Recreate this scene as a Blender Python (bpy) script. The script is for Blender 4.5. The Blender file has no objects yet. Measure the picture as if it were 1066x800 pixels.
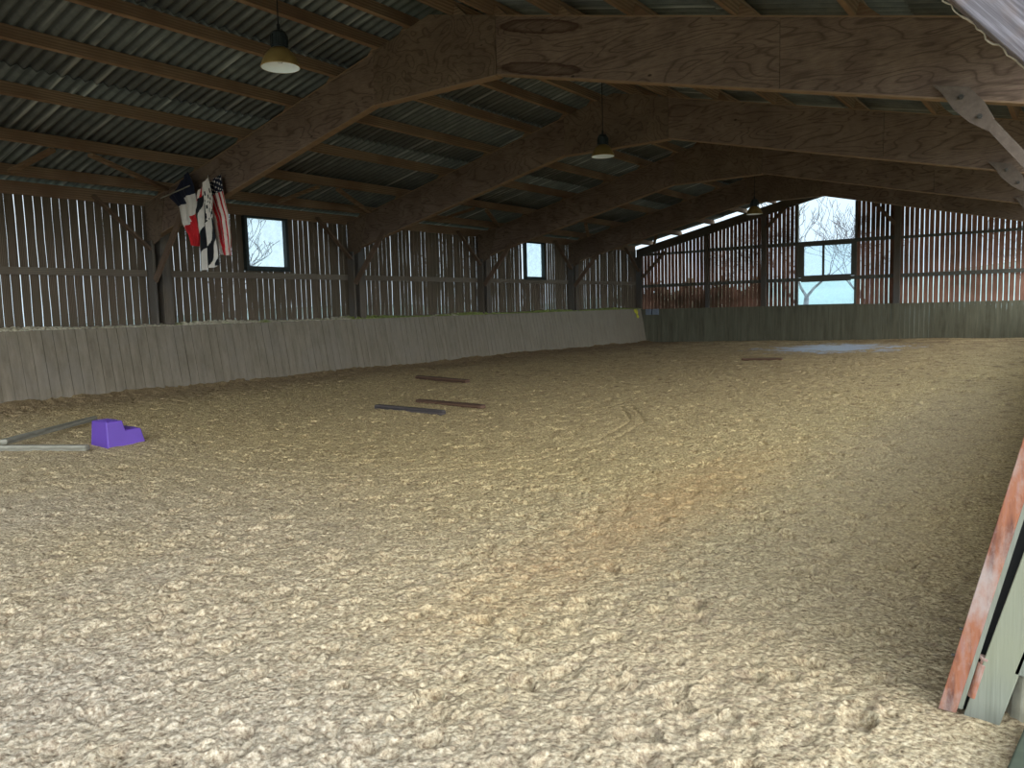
import bpy, math, random
import numpy as np
from mathutils import Vector, Matrix
random.seed(7)
SKY0, SKY1, SUN = 1.4, 5.9, 1.5
C = bpy.context.scene.collection

# ------------------------------------------------------------------ layout
XR, ZT, SL = -8.25, 6.12, 0.235          # ridge line, rafter top at ridge, roof slope
XL, XE = -16.5, 0.0                      # inner faces of the left / right posts
Y1, SP = 9.395, 5.842                    # first visible frame, bay length
YF = 32.9                                # far wall
KT = 1.42                                # kick board height
def Yn(n): return Y1 + (n-1)*SP
def ztop(x): return ZT - SL*abs(x-XR)
def zbot(x): return 4.99 - SL*max(0, abs(x-XR)-1.25)

# ------------------------------------------------------------------ materials
def lin(c):
    return tuple(((v/255)/12.92 if v/255 <= .04045 else ((v/255+.055)/1.055)**2.4) for v in c)
def new_mat(name):
    m = bpy.data.materials.new(name); m.use_nodes = True
    nt = m.node_tree; nt.nodes.clear()
    out = nt.nodes.new('ShaderNodeOutputMaterial'); b = nt.nodes.new('ShaderNodeBsdfPrincipled')
    nt.links.new(b.outputs[0], out.inputs[0])
    return m, nt, b, out
def N(nt, typ, **kw):
    n = nt.nodes.new(typ)
    for k, v in kw.items():
        if k.startswith('i_'):
            key = k[2:]
            n.inputs[int(key) if key.isdigit() else key.replace('_', ' ')].default_value = v
        else: setattr(n, k, v)
    return n
def coords(nt, scale=(1,1,1), rnd=True, rot=(0,0,0)):
    tc = N(nt, 'ShaderNodeTexCoord'); mp = N(nt, 'ShaderNodeMapping')
    mp.inputs['Scale'].default_value = scale; mp.inputs['Rotation'].default_value = rot
    if rnd:
        oi = N(nt, 'ShaderNodeObjectInfo'); ml = N(nt, 'ShaderNodeMath', operation='MULTIPLY'); ml.inputs[1].default_value = 37.0
        ad = N(nt, 'ShaderNodeVectorMath', operation='ADD')
        nt.links.new(oi.outputs['Random'], ml.inputs[0]); nt.links.new(ml.outputs[0], ad.inputs[1])
        nt.links.new(tc.outputs['Object'], ad.inputs[0]); nt.links.new(ad.outputs[0], mp.inputs[0])
    else: nt.links.new(tc.outputs['Object'], mp.inputs[0])
    return mp.outputs[0]
def ramp(nt, src, stops):
    r = N(nt, 'ShaderNodeValToRGB'); e = r.color_ramp.elements
    while len(e) < len(stops): e.new(.5)
    for el, (p, c) in zip(e, stops):
        el.position = p; el.color = (*c, 1) if len(c) == 3 else c
    nt.links.new(src, r.inputs[0]); return r.outputs[0]
def mix(nt, f, a, b, mode='MIX'):
    m = N(nt, 'ShaderNodeMix', data_type='RGBA', blend_type=mode)
    for i, v in ((0, f), (6, a), (7, b)):
        if hasattr(v, 'links'): nt.links.new(v, m.inputs[i])
        elif isinstance(v, (int, float)): m.inputs[i].default_value = v
        else: m.inputs[i].default_value = (*v, 1)
    return m.outputs[2]
def g3(v): return (v, v, v)

def wood(name, c1, c2, scale=(1, 1, 1), wave=5, dist=6, rough=.8, blotch=None, bump=.15, fine=60, axis='Z', amount=.7):
    m, nt, b, o = new_mat(name)
    v = coords(nt, scale)
    w = N(nt, 'ShaderNodeTexWave', wave_type='BANDS', bands_direction=axis, i_Scale=wave, i_Distortion=dist, i_Detail=3.0, i_Detail_Scale=.9)
    w.inputs['Detail Roughness'].default_value = .6
    nt.links.new(v, w.inputs[0])
    n = N(nt, 'ShaderNodeTexNoise', i_Scale=2.0, i_Detail=6.0, i_Roughness=.65); nt.links.new(v, n.inputs[0])
    nf = N(nt, 'ShaderNodeTexNoise', i_Scale=float(fine), i_Detail=3.0); nt.links.new(v, nf.inputs[0])
    a = mix(nt, amount, n.outputs[0], w.outputs[0])
    a = mix(nt, .25, a, nf.outputs[0])
    col = ramp(nt, a, [(.18, lin(c1)), (.8, lin(c2))])
    if blotch:
        v2 = coords(nt, (.5, .5, .5)); n2 = N(nt, 'ShaderNodeTexNoise', i_Scale=1.3, i_Detail=4.0); nt.links.new(v2, n2.inputs[0])
        f = ramp(nt, n2.outputs[0], [(.42, g3(0)), (.68, g3(1))]); col = mix(nt, f, col, lin(blotch))
    nt.links.new(col, b.inputs['Base Color']); b.inputs['Roughness'].default_value = rough
    b.inputs['Specular IOR Level'].default_value = .25
    bp = N(nt, 'ShaderNodeBump', i_Strength=bump, i_Distance=.01); nt.links.new(a, bp.inputs['Height']); nt.links.new(bp.outputs[0], b.inputs['Normal'])
    return m
def plain(name, c, rough=.6, metal=0, var=.25, scale=8, bump=0):
    m, nt, b, o = new_mat(name)
    v = coords(nt); n = N(nt, 'ShaderNodeTexNoise', i_Scale=float(scale), i_Detail=5.0); nt.links.new(v, n.inputs[0])
    c = lin(c); col = ramp(nt, n.outputs[0], [(.3, tuple(x*(1-var) for x in c)), (.7, tuple(min(1, x*(1+var)) for x in c))])
    nt.links.new(col, b.inputs['Base Color']); b.inputs['Roughness'].default_value = rough; b.inputs['Metallic'].default_value = metal
    b.inputs['Specular IOR Level'].default_value = .35
    if bump:
        bp = N(nt, 'ShaderNodeBump', i_Strength=bump, i_Distance=.02); nt.links.new(n.outputs[0], bp.inputs['Height']); nt.links.new(bp.outputs[0], b.inputs['Normal'])
    return m

def plywood(name, c1, c2, dark, scale, rings, rough=.75):
    m, nt, b, o = new_mat(name); v = coords(nt, scale)
    n = N(nt, 'ShaderNodeTexNoise', i_Scale=1.0, i_Detail=2.2, i_Roughness=.45, i_Distortion=.35); nt.links.new(v, n.inputs[0])
    ml = N(nt, 'ShaderNodeMath', operation='MULTIPLY'); ml.inputs[1].default_value = rings; nt.links.new(n.outputs[0], ml.inputs[0])
    pp = N(nt, 'ShaderNodeMath', operation='PINGPONG'); pp.inputs[1].default_value = 1.0; nt.links.new(ml.outputs[0], pp.inputs[0])
    v2 = coords(nt, (1, 1, 1)); n2 = N(nt, 'ShaderNodeTexNoise', i_Scale=1.6, i_Detail=6.0, i_Roughness=.65); nt.links.new(v2, n2.inputs[0])
    v3 = coords(nt, (4, 4, 45)); n3 = N(nt, 'ShaderNodeTexNoise', i_Scale=2.0, i_Detail=4.0, i_Roughness=.6); nt.links.new(v3, n3.inputs[0])
    base = ramp(nt, n2.outputs[0], [(.3, lin(c1)), (.7, lin(c2))])
    f = ramp(nt, pp.outputs[0], [(.0, g3(.6)), (.28, g3(.08)), (.8, g3(0))]); col = mix(nt, f, base, lin(dark))
    f3 = ramp(nt, n3.outputs[0], [(.35, g3(.35)), (.6, g3(0))]); col = mix(nt, f3, col, lin(dark))
    vk = coords(nt, (.9, 40, .9)); vk.node.inputs['Scale'].default_value = (1.1, .01, 2.2)
    k = N(nt, 'ShaderNodeTexVoronoi', i_Scale=1.4); nt.links.new(vk, k.inputs[0])
    f4 = ramp(nt, k.outputs['Distance'], [(.03, g3(.85)), (.06, g3(0))]); col = mix(nt, f4, col, lin((44, 30, 22)))
    nt.links.new(col, b.inputs['Base Color']); b.inputs['Roughness'].default_value = rough; b.inputs['Specular IOR Level'].default_value = .25
    bp = N(nt, 'ShaderNodeBump', i_Strength=.1, i_Distance=.005); nt.links.new(pp.outputs[0], bp.inputs['Height']); nt.links.new(bp.outputs[0], b.inputs['Normal'])
    return m
M = {}
M['ply'] = plywood('plywood', (108, 87, 74), (138, 115, 98), (60, 42, 33), (.55, .55, 2.6), 30)
M['plate'] = plywood('plywood_plate', (104, 84, 69), (131, 109, 90), (66, 49, 38), (1.7, 1.7, 2.2), 22)
M['flange'] = wood('flange_timber', (122, 96, 74), (150, 122, 96), (.2, 1, 1), 6, 1, .8, amount=.2)
M['purlin'] = wood('purlin_timber', (116, 92, 72), (150, 122, 96), (1, .15, 1), 7, 4, .8, (112, 84, 64))
M['brace'] = wood('brace_timber', (84, 66, 54), (122, 98, 80), (2, 2, 1), 6, 4, .8, amount=.05)
M['brace_light'] = wood('weathered_brace', (80, 68, 60), (120, 104, 92), (7, 7, 7), 9, 7, .85, bump=.7, amount=.05)
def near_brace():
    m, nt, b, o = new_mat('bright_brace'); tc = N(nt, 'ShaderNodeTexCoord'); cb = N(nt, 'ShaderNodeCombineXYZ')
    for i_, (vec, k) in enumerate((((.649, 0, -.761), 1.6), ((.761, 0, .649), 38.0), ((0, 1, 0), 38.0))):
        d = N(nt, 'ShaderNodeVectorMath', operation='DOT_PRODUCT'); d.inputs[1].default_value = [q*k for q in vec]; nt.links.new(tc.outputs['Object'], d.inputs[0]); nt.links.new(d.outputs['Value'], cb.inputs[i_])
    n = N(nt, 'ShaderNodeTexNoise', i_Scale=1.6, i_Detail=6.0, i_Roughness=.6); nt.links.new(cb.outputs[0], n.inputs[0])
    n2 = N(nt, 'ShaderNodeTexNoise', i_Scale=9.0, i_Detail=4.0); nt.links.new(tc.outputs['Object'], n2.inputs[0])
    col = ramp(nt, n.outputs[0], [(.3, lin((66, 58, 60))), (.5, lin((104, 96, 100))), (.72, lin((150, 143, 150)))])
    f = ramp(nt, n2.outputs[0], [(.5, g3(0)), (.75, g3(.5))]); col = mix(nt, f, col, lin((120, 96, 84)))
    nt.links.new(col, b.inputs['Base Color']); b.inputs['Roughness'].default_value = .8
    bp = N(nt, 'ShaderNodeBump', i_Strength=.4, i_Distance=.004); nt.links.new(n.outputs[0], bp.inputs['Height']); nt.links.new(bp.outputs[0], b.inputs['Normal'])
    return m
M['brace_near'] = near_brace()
M['post'] = wood('post_timber', (70, 58, 48), (112, 98, 84), (1, 1, .12), 10, 3, .85, (92, 88, 84), axis='X')
M['rail'] = wood('rail_timber', (96, 86, 74), (134, 120, 104), (1, .15, 1), 9, 3, .85, (108, 94, 80))
M['far_rail'] = wood('far_rail_timber', (76, 72, 64), (108, 104, 94), (.15, 1, 1), 9, 3, .85)
M['slat'] = wood('weathered_slats', (66, 54, 44), (122, 104, 86), (3, 3, .12), 3.4, 1.5, .9, (92, 80, 64), .2, 30, axis='Y', amount=.5)
M['slat_far'] = wood('reddish_slats', (122, 80, 66), (176, 130, 108), (3, 3, .12), 3.4, 1.5, .9, (84, 62, 46), .2, 30, axis='X', amount=.5)
M['metal_dark'] = plain('dark_metal', (58, 62, 62), .5, .6)
M['shade'] = plain('brass_shade', (150, 122, 72), .45, .35, .2, 5)
M['reflector'] = plain('lamp_reflector', (244, 248, 252), .22, 0, .03, 6)
M['bulb'] = plain('bulb_glass', (225, 228, 230), .2, 0, .05, 3)
M['cord'] = plain('cord_rubber', (28, 26, 26), .7)
M['bolt'] = plain('bolt_steel', (90, 84, 78), .45, .7)
M['wframe'] = plain('window_frame_paint', (38, 44, 42), .5, 0, .2)
M['concrete'] = plain('concrete', (176, 168, 148), .9, 0, .18, 14, .3)
M['purple'] = plain('purple_plastic', (104, 70, 162), .42, 0, .06, 3)
M['pole'] = wood('grey_pole_paint', (118, 112, 98), (152, 145, 130), (1, 1, 1), 5, 3, .8)
M['dark_plank'] = wood('dark_plank', (58, 52, 52), (92, 82, 78), (.4, 1, 1), 6, 3, .8)
M['brown_plank'] = wood('brown_plank', (80, 58, 46), (112, 84, 66), (.4, 1, 1), 6, 3, .8)
M['navy'] = plain('navy_cloth', (24, 26, 44), .85, 0, .15)
M['white_cloth'] = plain('white_cloth', (212, 200, 188), .85, 0, .08)
M['red_cloth'] = plain('red_cloth', (196, 36, 40), .85, 0, .15)
M['black_cloth'] = plain('black_cloth', (20, 20, 24), .85, 0, .15)
M['yellow'] = plain('yellow_marker', (206, 198, 60), .7)
M['grey_box'] = plain('grey_box', (128, 134, 144), .6, 0, .12)
M['dirt_ledge'] = plain('ledge_dust', (176, 162, 134), .95, 0, .25, 9, .5)
M['rubber_green'] = plain('dark_green_board', (58, 62, 48), .8, 0, .3, 12)
M['cobweb'] = plain('dusty_cobweb', (150, 136, 116), .95, 0, .2, 30)

def kick_mat(name, c1, c2, low, green=None):
    m, nt, b, o = new_mat(name)
    v = coords(nt, (2.5, 2.5, .18), False)
    n = N(nt, 'ShaderNodeTexNoise', i_Scale=3.0, i_Detail=7.0, i_Roughness=.7); nt.links.new(v, n.inputs[0])
    col = ramp(nt, n.outputs[0], [(.3, lin(c1)), (.7, lin(c2))])
    v2 = coords(nt, (1, 1, 1), False); n2 = N(nt, 'ShaderNodeTexNoise', i_Scale=1.1, i_Detail=6.0, i_Roughness=.7); nt.links.new(v2, n2.inputs[0])
    f = ramp(nt, n2.outputs[0], [(.45, g3(0)), (.7, g3(.6))]); col = mix(nt, f, col, lin(low))
    if green:
        s = N(nt, 'ShaderNodeSeparateXYZ'); nt.links.new(v2, s.inputs[0])
        mr = N(nt, 'ShaderNodeMapRange'); mr.inputs[1].default_value = 6; mr.inputs[2].default_value = 30
        nt.links.new(s.outputs[1], mr.inputs[0])
        n3 = N(nt, 'ShaderNodeTexNoise', i_Scale=.9, i_Detail=4.0); nt.links.new(v2, n3.inputs[0])
        mm = N(nt, 'ShaderNodeMath', operation='MULTIPLY'); nt.links.new(mr.outputs[0], mm.inputs[0]); nt.links.new(n3.outputs[0], mm.inputs[1])
        col = mix(nt, mm.outputs[0], col, lin(green))
    nt.links.new(col, b.inputs['Base Color']); b.inputs['Roughness'].default_value = .85; b.inputs['Specular IOR Level'].default_value = .2
    bp = N(nt, 'ShaderNodeBump', i_Strength=.2, i_Distance=.01); nt.links.new(n.outputs[0], bp.inputs['Height']); nt.links.new(bp.outputs[0], b.inputs['Normal'])
    return m
M['kick_left'] = kick_mat('kick_boards_grey', (108, 95, 78), (146, 131, 112), (138, 126, 114), (150, 138, 120))
M['kick_far'] = kick_mat('kick_boards_green', (84, 80, 64), (124, 119, 99), (110, 107, 90))
M['jamb'] = wood('pale_jamb_planks', (84, 86, 80), (146, 146, 138), (22, 22, .7), 3, 3, .85, (140, 138, 112), .3, 10, axis='X', amount=.0)

def rust():
    m, nt, b, o = new_mat('rusty_painted_steel')
    v = coords(nt, (1, 1, .45)); n = N(nt, 'ShaderNodeTexNoise', i_Scale=7.0, i_Detail=8.0, i_Roughness=.7); nt.links.new(v, n.inputs[0])
    v2 = coords(nt, (3, 3, .5)); n2 = N(nt, 'ShaderNodeTexNoise', i_Scale=14.0, i_Detail=6.0); nt.links.new(v2, n2.inputs[0])
    rc = ramp(nt, n2.outputs[0], [(.3, lin((98, 56, 44))), (.55, lin((150, 92, 64))), (.8, lin((142, 104, 98)))])
    f = ramp(nt, n.outputs[0], [(.42, g3(.0)), (.62, g3(.8))])
    col = mix(nt, f, rc, lin((164, 150, 144)))
    nt.links.new(col, b.inputs['Base Color']); b.inputs['Roughness'].default_value = .75
    return m
M['rust'] = rust()

def roof_mat():
    m, nt, b, o = new_mat('fibre_cement_sheet')
    v = coords(nt, (1, 1, 1), False); s = N(nt, 'ShaderNodeSeparateXYZ'); nt.links.new(v, s.inputs[0])
    va = coords(nt, (.30, 5.65, .30), False)        # varies corrugation by corrugation
    n = N(nt, 'ShaderNodeTexNoise', i_Scale=1.0, i_Detail=3.0, i_Roughness=.6); nt.links.new(va, n.inputs[0])
    n2 = N(nt, 'ShaderNodeTexNoise', i_Scale=3.0, i_Detail=6.0, i_Roughness=.7); nt.links.new(v, n2.inputs[0])
    base = ramp(nt, n2.outputs[0], [(.3, lin((84, 88, 88))), (.7, lin((116, 120, 118)))])
    # shading of the corrugation, painted as a dark band along each wave
    ml = N(nt, 'ShaderNodeMath', operation='MULTIPLY'); ml.inputs[1].default_value = 2*math.pi/.177; nt.links.new(s.outputs[1], ml.inputs[0])
    sn = N(nt, 'ShaderNodeMath', operation='COSINE'); nt.links.new(ml.outputs[0], sn.inputs[0])
    f = ramp(nt, sn.outputs[0], [(.0, g3(0)), (.75, g3(.7))]); f.node.color_ramp.elements[0].position = 0
    col = mix(nt, f, base, lin((46, 50, 52)))
    f2 = ramp(nt, n.outputs[0], [(.55, g3(0)), (.66, g3(.85))]); inv = N(nt, 'ShaderNodeMapRange'); inv.inputs[1].default_value = .35; inv.inputs[2].default_value = -.6; nt.links.new(sn.outputs[0], inv.inputs[0])
    mm = N(nt, 'ShaderNodeMath', operation='MULTIPLY'); nt.links.new(f2, mm.inputs[0]); nt.links.new(inv.outputs[0], mm.inputs[1])
    col = mix(nt, mm.outputs[0], col, lin((176, 178, 174)))
    vg = coords(nt, (1, .25, 1), False); n4 = N(nt, 'ShaderNodeTexNoise', i_Scale=.6, i_Detail=3.0); nt.links.new(vg, n4.inputs[0])
    f4 = ramp(nt, n4.outputs[0], [(.58, g3(0)), (.75, g3(.45))]); col = mix(nt, f4, col, lin((74, 84, 68)))
    nt.links.new(col, b.inputs['Base Color']); b.inputs['Roughness'].default_value = .75
    return m
M['roof'] = roof_mat()

def sand_mat():
    m, nt, b, o = new_mat('arena_sand')
    v = coords(nt, (1, 1, 1), False)
    s = N(nt, 'ShaderNodeSeparateXYZ'); nt.links.new(v, s.inputs[0])
    na = N(nt, 'ShaderNodeTexNoise', i_Scale=.45, i_Detail=5.0, i_Roughness=.6); nt.links.new(v, na.inputs[0])
    nb = N(nt, 'ShaderNodeTexNoise', i_Scale=45.0, i_Detail=6.0, i_Roughness=.75); nt.links.new(v, nb.inputs[0])
    nc = N(nt, 'ShaderNodeTexNoise', i_Scale=5.0, i_Detail=6.0, i_Roughness=.7); nt.links.new(v, nc.inputs[0])
    col = ramp(nt, nb.outputs[0], [(.36, lin((120, 92, 60))), (.5, lin((194, 166, 118))), (.64, lin((232, 206, 156)))])
    np_ = N(nt, 'ShaderNodeTexNoise', i_Scale=11.0, i_Detail=4.0, i_Roughness=.65); nt.links.new(v, np_.inputs[0])
    fp = ramp(nt, np_.outputs[0], [(.36, g3(.6)), (.45, g3(0))]); col = mix(nt, fp, col, lin((124, 98, 70)))
    nq_ = N(nt, 'ShaderNodeTexNoise', i_Scale=4.5, i_Detail=3.0, i_Roughness=.5); nt.links.new(v, nq_.inputs[0])
    fq = ramp(nt, nq_.outputs[0], [(.33, g3(.75)), (.42, g3(0))]); far_ = N(nt, 'ShaderNodeMapRange'); far_.inputs[1].default_value = 7; far_.inputs[2].default_value = 15; nt.links.new(s.outputs[1], far_.inputs[0])
    fm_ = N(nt, 'ShaderNodeMath', operation='MULTIPLY'); nt.links.new(fq, fm_.inputs[0]); nt.links.new(far_.outputs[0], fm_.inputs[1]); col = mix(nt, fm_.outputs[0], col, lin((112, 86, 62)))
    # greyer, drier footing near the entrance, warm orange streak in the middle
    mr = N(nt, 'ShaderNodeMapRange'); mr.inputs[1].default_value = 6.2; mr.inputs[2].default_value = 1.0; nt.links.new(s.outputs[1], mr.inputs[0])
    mu = N(nt, 'ShaderNodeMath', operation='MULTIPLY'); nt.links.new(mr.outputs[0], mu.inputs[0])
    f = ramp(nt, na.outputs[0], [(.3, g3(.5)), (.6, g3(.95))]); nt.links.new(f, mu.inputs[1])
    greyc = ramp(nt, nb.outputs[0], [(.36, lin((122, 102, 84))), (.5, lin((184, 166, 146))), (.64, lin((218, 202, 184)))])
    fg = ramp(nt, np_.outputs[0], [(.33, g3(.4)), (.43, g3(0))]); greyc = mix(nt, fg, greyc, lin((158, 138, 118)))
    col = mix(nt, mu.outputs[0], col, greyc)
    def spot(cx, cy, rx, ry):
        mp = N(nt, 'ShaderNodeMapping', vector_type='TEXTURE'); mp.inputs['Location'].default_value = (cx, cy, 0); mp.inputs['Scale'].default_value = (rx, ry, 50)
        nt.links.new(v, mp.inputs[0]); ln = N(nt, 'ShaderNodeVectorMath', operation='LENGTH'); nt.links.new(mp.outputs[0], ln.inputs[0])
        nw = N(nt, 'ShaderNodeMath', operation='SUBTRACT'); nt.links.new(ln.outputs['Value'], nw.inputs[0])
        ns = N(nt, 'ShaderNodeMath', operation='MULTIPLY_ADD'); nt.links.new(nc.outputs[0], ns.inputs[0]); ns.inputs[1].default_value = 1.1; ns.inputs[2].default_value = -.55
        nt.links.new(ns.outputs[0], nw.inputs[1]); return nw.outputs[0]
    f = ramp(nt, spot(-2.6, 5.6, .7, 3.4), [(.1, g3(.5)), (1.0, g3(0))]); col = mix(nt, f, col, lin((196, 152, 104)))
    f = ramp(nt, spot(-1.35, 9.0, 1.1, 9.0), [(.3, g3(.35)), (1.0, g3(0))]); col = mix(nt, f, col, lin((170, 146, 122)))
    # sand colour gets darker and browner towards the left boards
    mr2 = N(nt, 'ShaderNodeMapRange'); mr2.inputs[1].default_value = -13.2; mr2.inputs[2].default_value = -15.6; nt.links.new(s.outputs[0], mr2.inputs[0])
    mu2 = N(nt, 'ShaderNodeMath', operation='MULTIPLY'); nt.links.new(mr2.outputs[0], mu2.inputs[0]); mu2.inputs[1].default_value = .6
    col = mix(nt, mu2.outputs[0], col, lin((112, 88, 66)))
    # browner, deeper-dug sand towards the far end
    nr_ = N(nt, 'ShaderNodeMapRange'); nr_.inputs[1].default_value = 11; nr_.inputs[2].default_value = 30; nr_.inputs[4].default_value = .9; nt.links.new(s.outputs[1], nr_.inputs[0])
    ng_ = N(nt, 'ShaderNodeTexNoise', i_Scale=1.4, i_Detail=7.0, i_Roughness=.8); nt.links.new(v, ng_.inputs[0]); fg2 = ramp(nt, ng_.outputs[0], [(.4, g3(1)), (.6, g3(.1))])
    nm_ = N(nt, 'ShaderNodeMath', operation='MULTIPLY'); nt.links.new(nr_.outputs[0], nm_.inputs[0]); nt.links.new(fg2, nm_.inputs[1]); col = mix(nt, nm_.outputs[0], col, lin((126, 100, 72)))
    # bluish daylight glare on the far sand, painted into its colour, surface smoother there
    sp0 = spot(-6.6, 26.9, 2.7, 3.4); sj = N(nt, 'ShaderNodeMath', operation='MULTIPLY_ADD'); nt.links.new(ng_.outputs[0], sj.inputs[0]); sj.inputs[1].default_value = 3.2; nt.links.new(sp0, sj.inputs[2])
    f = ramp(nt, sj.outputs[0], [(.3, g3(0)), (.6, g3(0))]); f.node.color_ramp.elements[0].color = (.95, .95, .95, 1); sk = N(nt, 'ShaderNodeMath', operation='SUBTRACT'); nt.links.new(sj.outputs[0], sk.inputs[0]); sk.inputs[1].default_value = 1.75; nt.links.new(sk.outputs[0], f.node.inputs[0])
    col_glare = mix(nt, f, col, lin((186, 192, 206)))
    nt.links.new(col_glare, b.inputs['Base Color'])
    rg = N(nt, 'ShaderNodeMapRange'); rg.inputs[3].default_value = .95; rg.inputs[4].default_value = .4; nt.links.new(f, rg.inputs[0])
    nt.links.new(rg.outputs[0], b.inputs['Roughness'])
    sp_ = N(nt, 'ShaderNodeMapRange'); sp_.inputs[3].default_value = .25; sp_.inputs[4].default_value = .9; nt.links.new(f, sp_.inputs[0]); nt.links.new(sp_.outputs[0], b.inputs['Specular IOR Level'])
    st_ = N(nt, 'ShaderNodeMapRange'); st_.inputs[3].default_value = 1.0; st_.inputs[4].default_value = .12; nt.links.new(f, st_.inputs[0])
    bp = N(nt, 'ShaderNodeBump', i_Strength=.8, i_Distance=.012); nt.links.new(nb.outputs[0], bp.inputs['Height'])
    vo = N(nt, 'ShaderNodeTexVoronoi', i_Scale=38.0); nt.links.new(v, vo.inputs[0]); bp3 = N(nt, 'ShaderNodeBump', i_Strength=1.0, i_Distance=.012, invert=True); nt.links.new(vo.outputs['Distance'], bp3.inputs['Height']); nt.links.new(bp.outputs[0], bp3.inputs['Normal'])
    bp2 = N(nt, 'ShaderNodeBump', i_Strength=.5, i_Distance=.025)
    nd = N(nt, 'ShaderNodeTexNoise', i_Scale=14.0, i_Detail=4.0, i_Roughness=.6); nt.links.new(v, nd.inputs[0]); nt.links.new(nd.outputs[0], bp2.inputs['Height'])
    nt.links.new(bp3.outputs[0], bp2.inputs['Normal']); nt.links.new(st_.outputs[0], bp.inputs['Strength']); nt.links.new(st_.outputs[0], bp2.inputs['Strength']); nt.links.new(bp2.outputs[0], b.inputs['Normal'])
    return m
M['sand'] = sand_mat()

def pane_mat(name, col, trans):
    m, nt, b, o = new_mat(name)
    t = N(nt, 'ShaderNodeBsdfTransparent'); t.inputs[0].default_value = (*col, 1)
    b.inputs['Base Color'].default_value = (.75, .82, .85, 1); b.inputs['Roughness'].default_value = .12
    tr = N(nt, 'ShaderNodeBsdfTranslucent'); tr.inputs[0].default_value = (.8, .88, .92, 1)
    n = N(nt, 'ShaderNodeTexNoise', i_Scale=6.0, i_Detail=5.0); nt.links.new(coords(nt), n.inputs[0])
    m1 = N(nt, 'ShaderNodeMixShader'); f = ramp(nt, n.outputs[0], [(.35, g3(trans)), (.7, g3(min(1, trans+.15)))]); nt.links.new(f, m1.inputs[0])
    nt.links.new(tr.outputs[0], m1.inputs[1]); nt.links.new(t.outputs[0], m1.inputs[2])
    m2 = N(nt, 'ShaderNodeMixShader'); m2.inputs[0].default_value = .06
    nt.links.new(m1.outputs[0], m2.inputs[1]); nt.links.new(b.outputs[0], m2.inputs[2]); nt.links.new(m2.outputs[0], o.inputs[0])
    return m
M['pane'] = pane_mat('dusty_pane', (.9, .97, 1.0), .84)
M['bark'] = plain('tree_bark', (84, 80, 84), .9, 0, .2)
M['leaf'] = plain('hedge_leaf', (84, 84, 66), .9, 0, .35, 2)
M['grass'] = plain('pasture_grass', (122, 126, 108), .95, 0, .2, .3)
M['hill'] = plain('hill_grass', (132, 150, 146), .95, 0, .15, .05)

# ply with ring stains left by damp on the first frame
def stained_ply():
    m = M['ply'].copy(); m.name = 'plywood_stained'; nt = m.node_tree
    b = [n for n in nt.nodes if n.type == 'BSDF_PRINCIPLED'][0]; src = b.inputs['Base Color'].links[0].from_socket
    tc = N(nt, 'ShaderNodeTexCoord'); col = src
    nz = N(nt, 'ShaderNodeTexNoise', i_Scale=5.0, i_Detail=4.0); nt.links.new(tc.outputs['Object'], nz.inputs[0])
    for (cx, cz, rx, rz) in ((2.0, 5.50, .74, .10), (2.0, 4.93, .74, .09)):
        mp = N(nt, 'ShaderNodeMapping', vector_type='TEXTURE'); mp.inputs['Location'].default_value = (cx, 0, cz)
        mp.inputs['Scale'].default_value = (rx, 50, rz); mp.inputs['Rotation'].default_value = (0, math.atan(SL), 0)
        nt.links.new(tc.outputs['Object'], mp.inputs[0]); ln = N(nt, 'ShaderNodeVectorMath', operation='LENGTH'); nt.links.new(mp.outputs[0], ln.inputs[0])
        ad = N(nt, 'ShaderNodeMath', operation='MULTIPLY_ADD'); nt.links.new(nz.outputs[0], ad.inputs[0]); ad.inputs[1].default_value = .5; nt.links.new(ln.outputs['Value'], ad.inputs[2])
        f = ramp(nt, ad.outputs[0], [(0, g3(.25)), (.6, g3(.25)), (.92, g3(.85)), (.999, g3(0))])
        sc = N(nt, 'ShaderNodeMath', operation='MULTIPLY'); nt.links.new(ad.outputs[0], sc.inputs[0]); sc.inputs[1].default_value = .78
        nt.links.new(sc.outputs[0], f.node.inputs[0])
        col = mix(nt, f, col, lin((58, 34, 22)))
    nt.links.new(col, b.inputs['Base Color'])
    return m
M['ply_stain'] = stained_ply()

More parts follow.
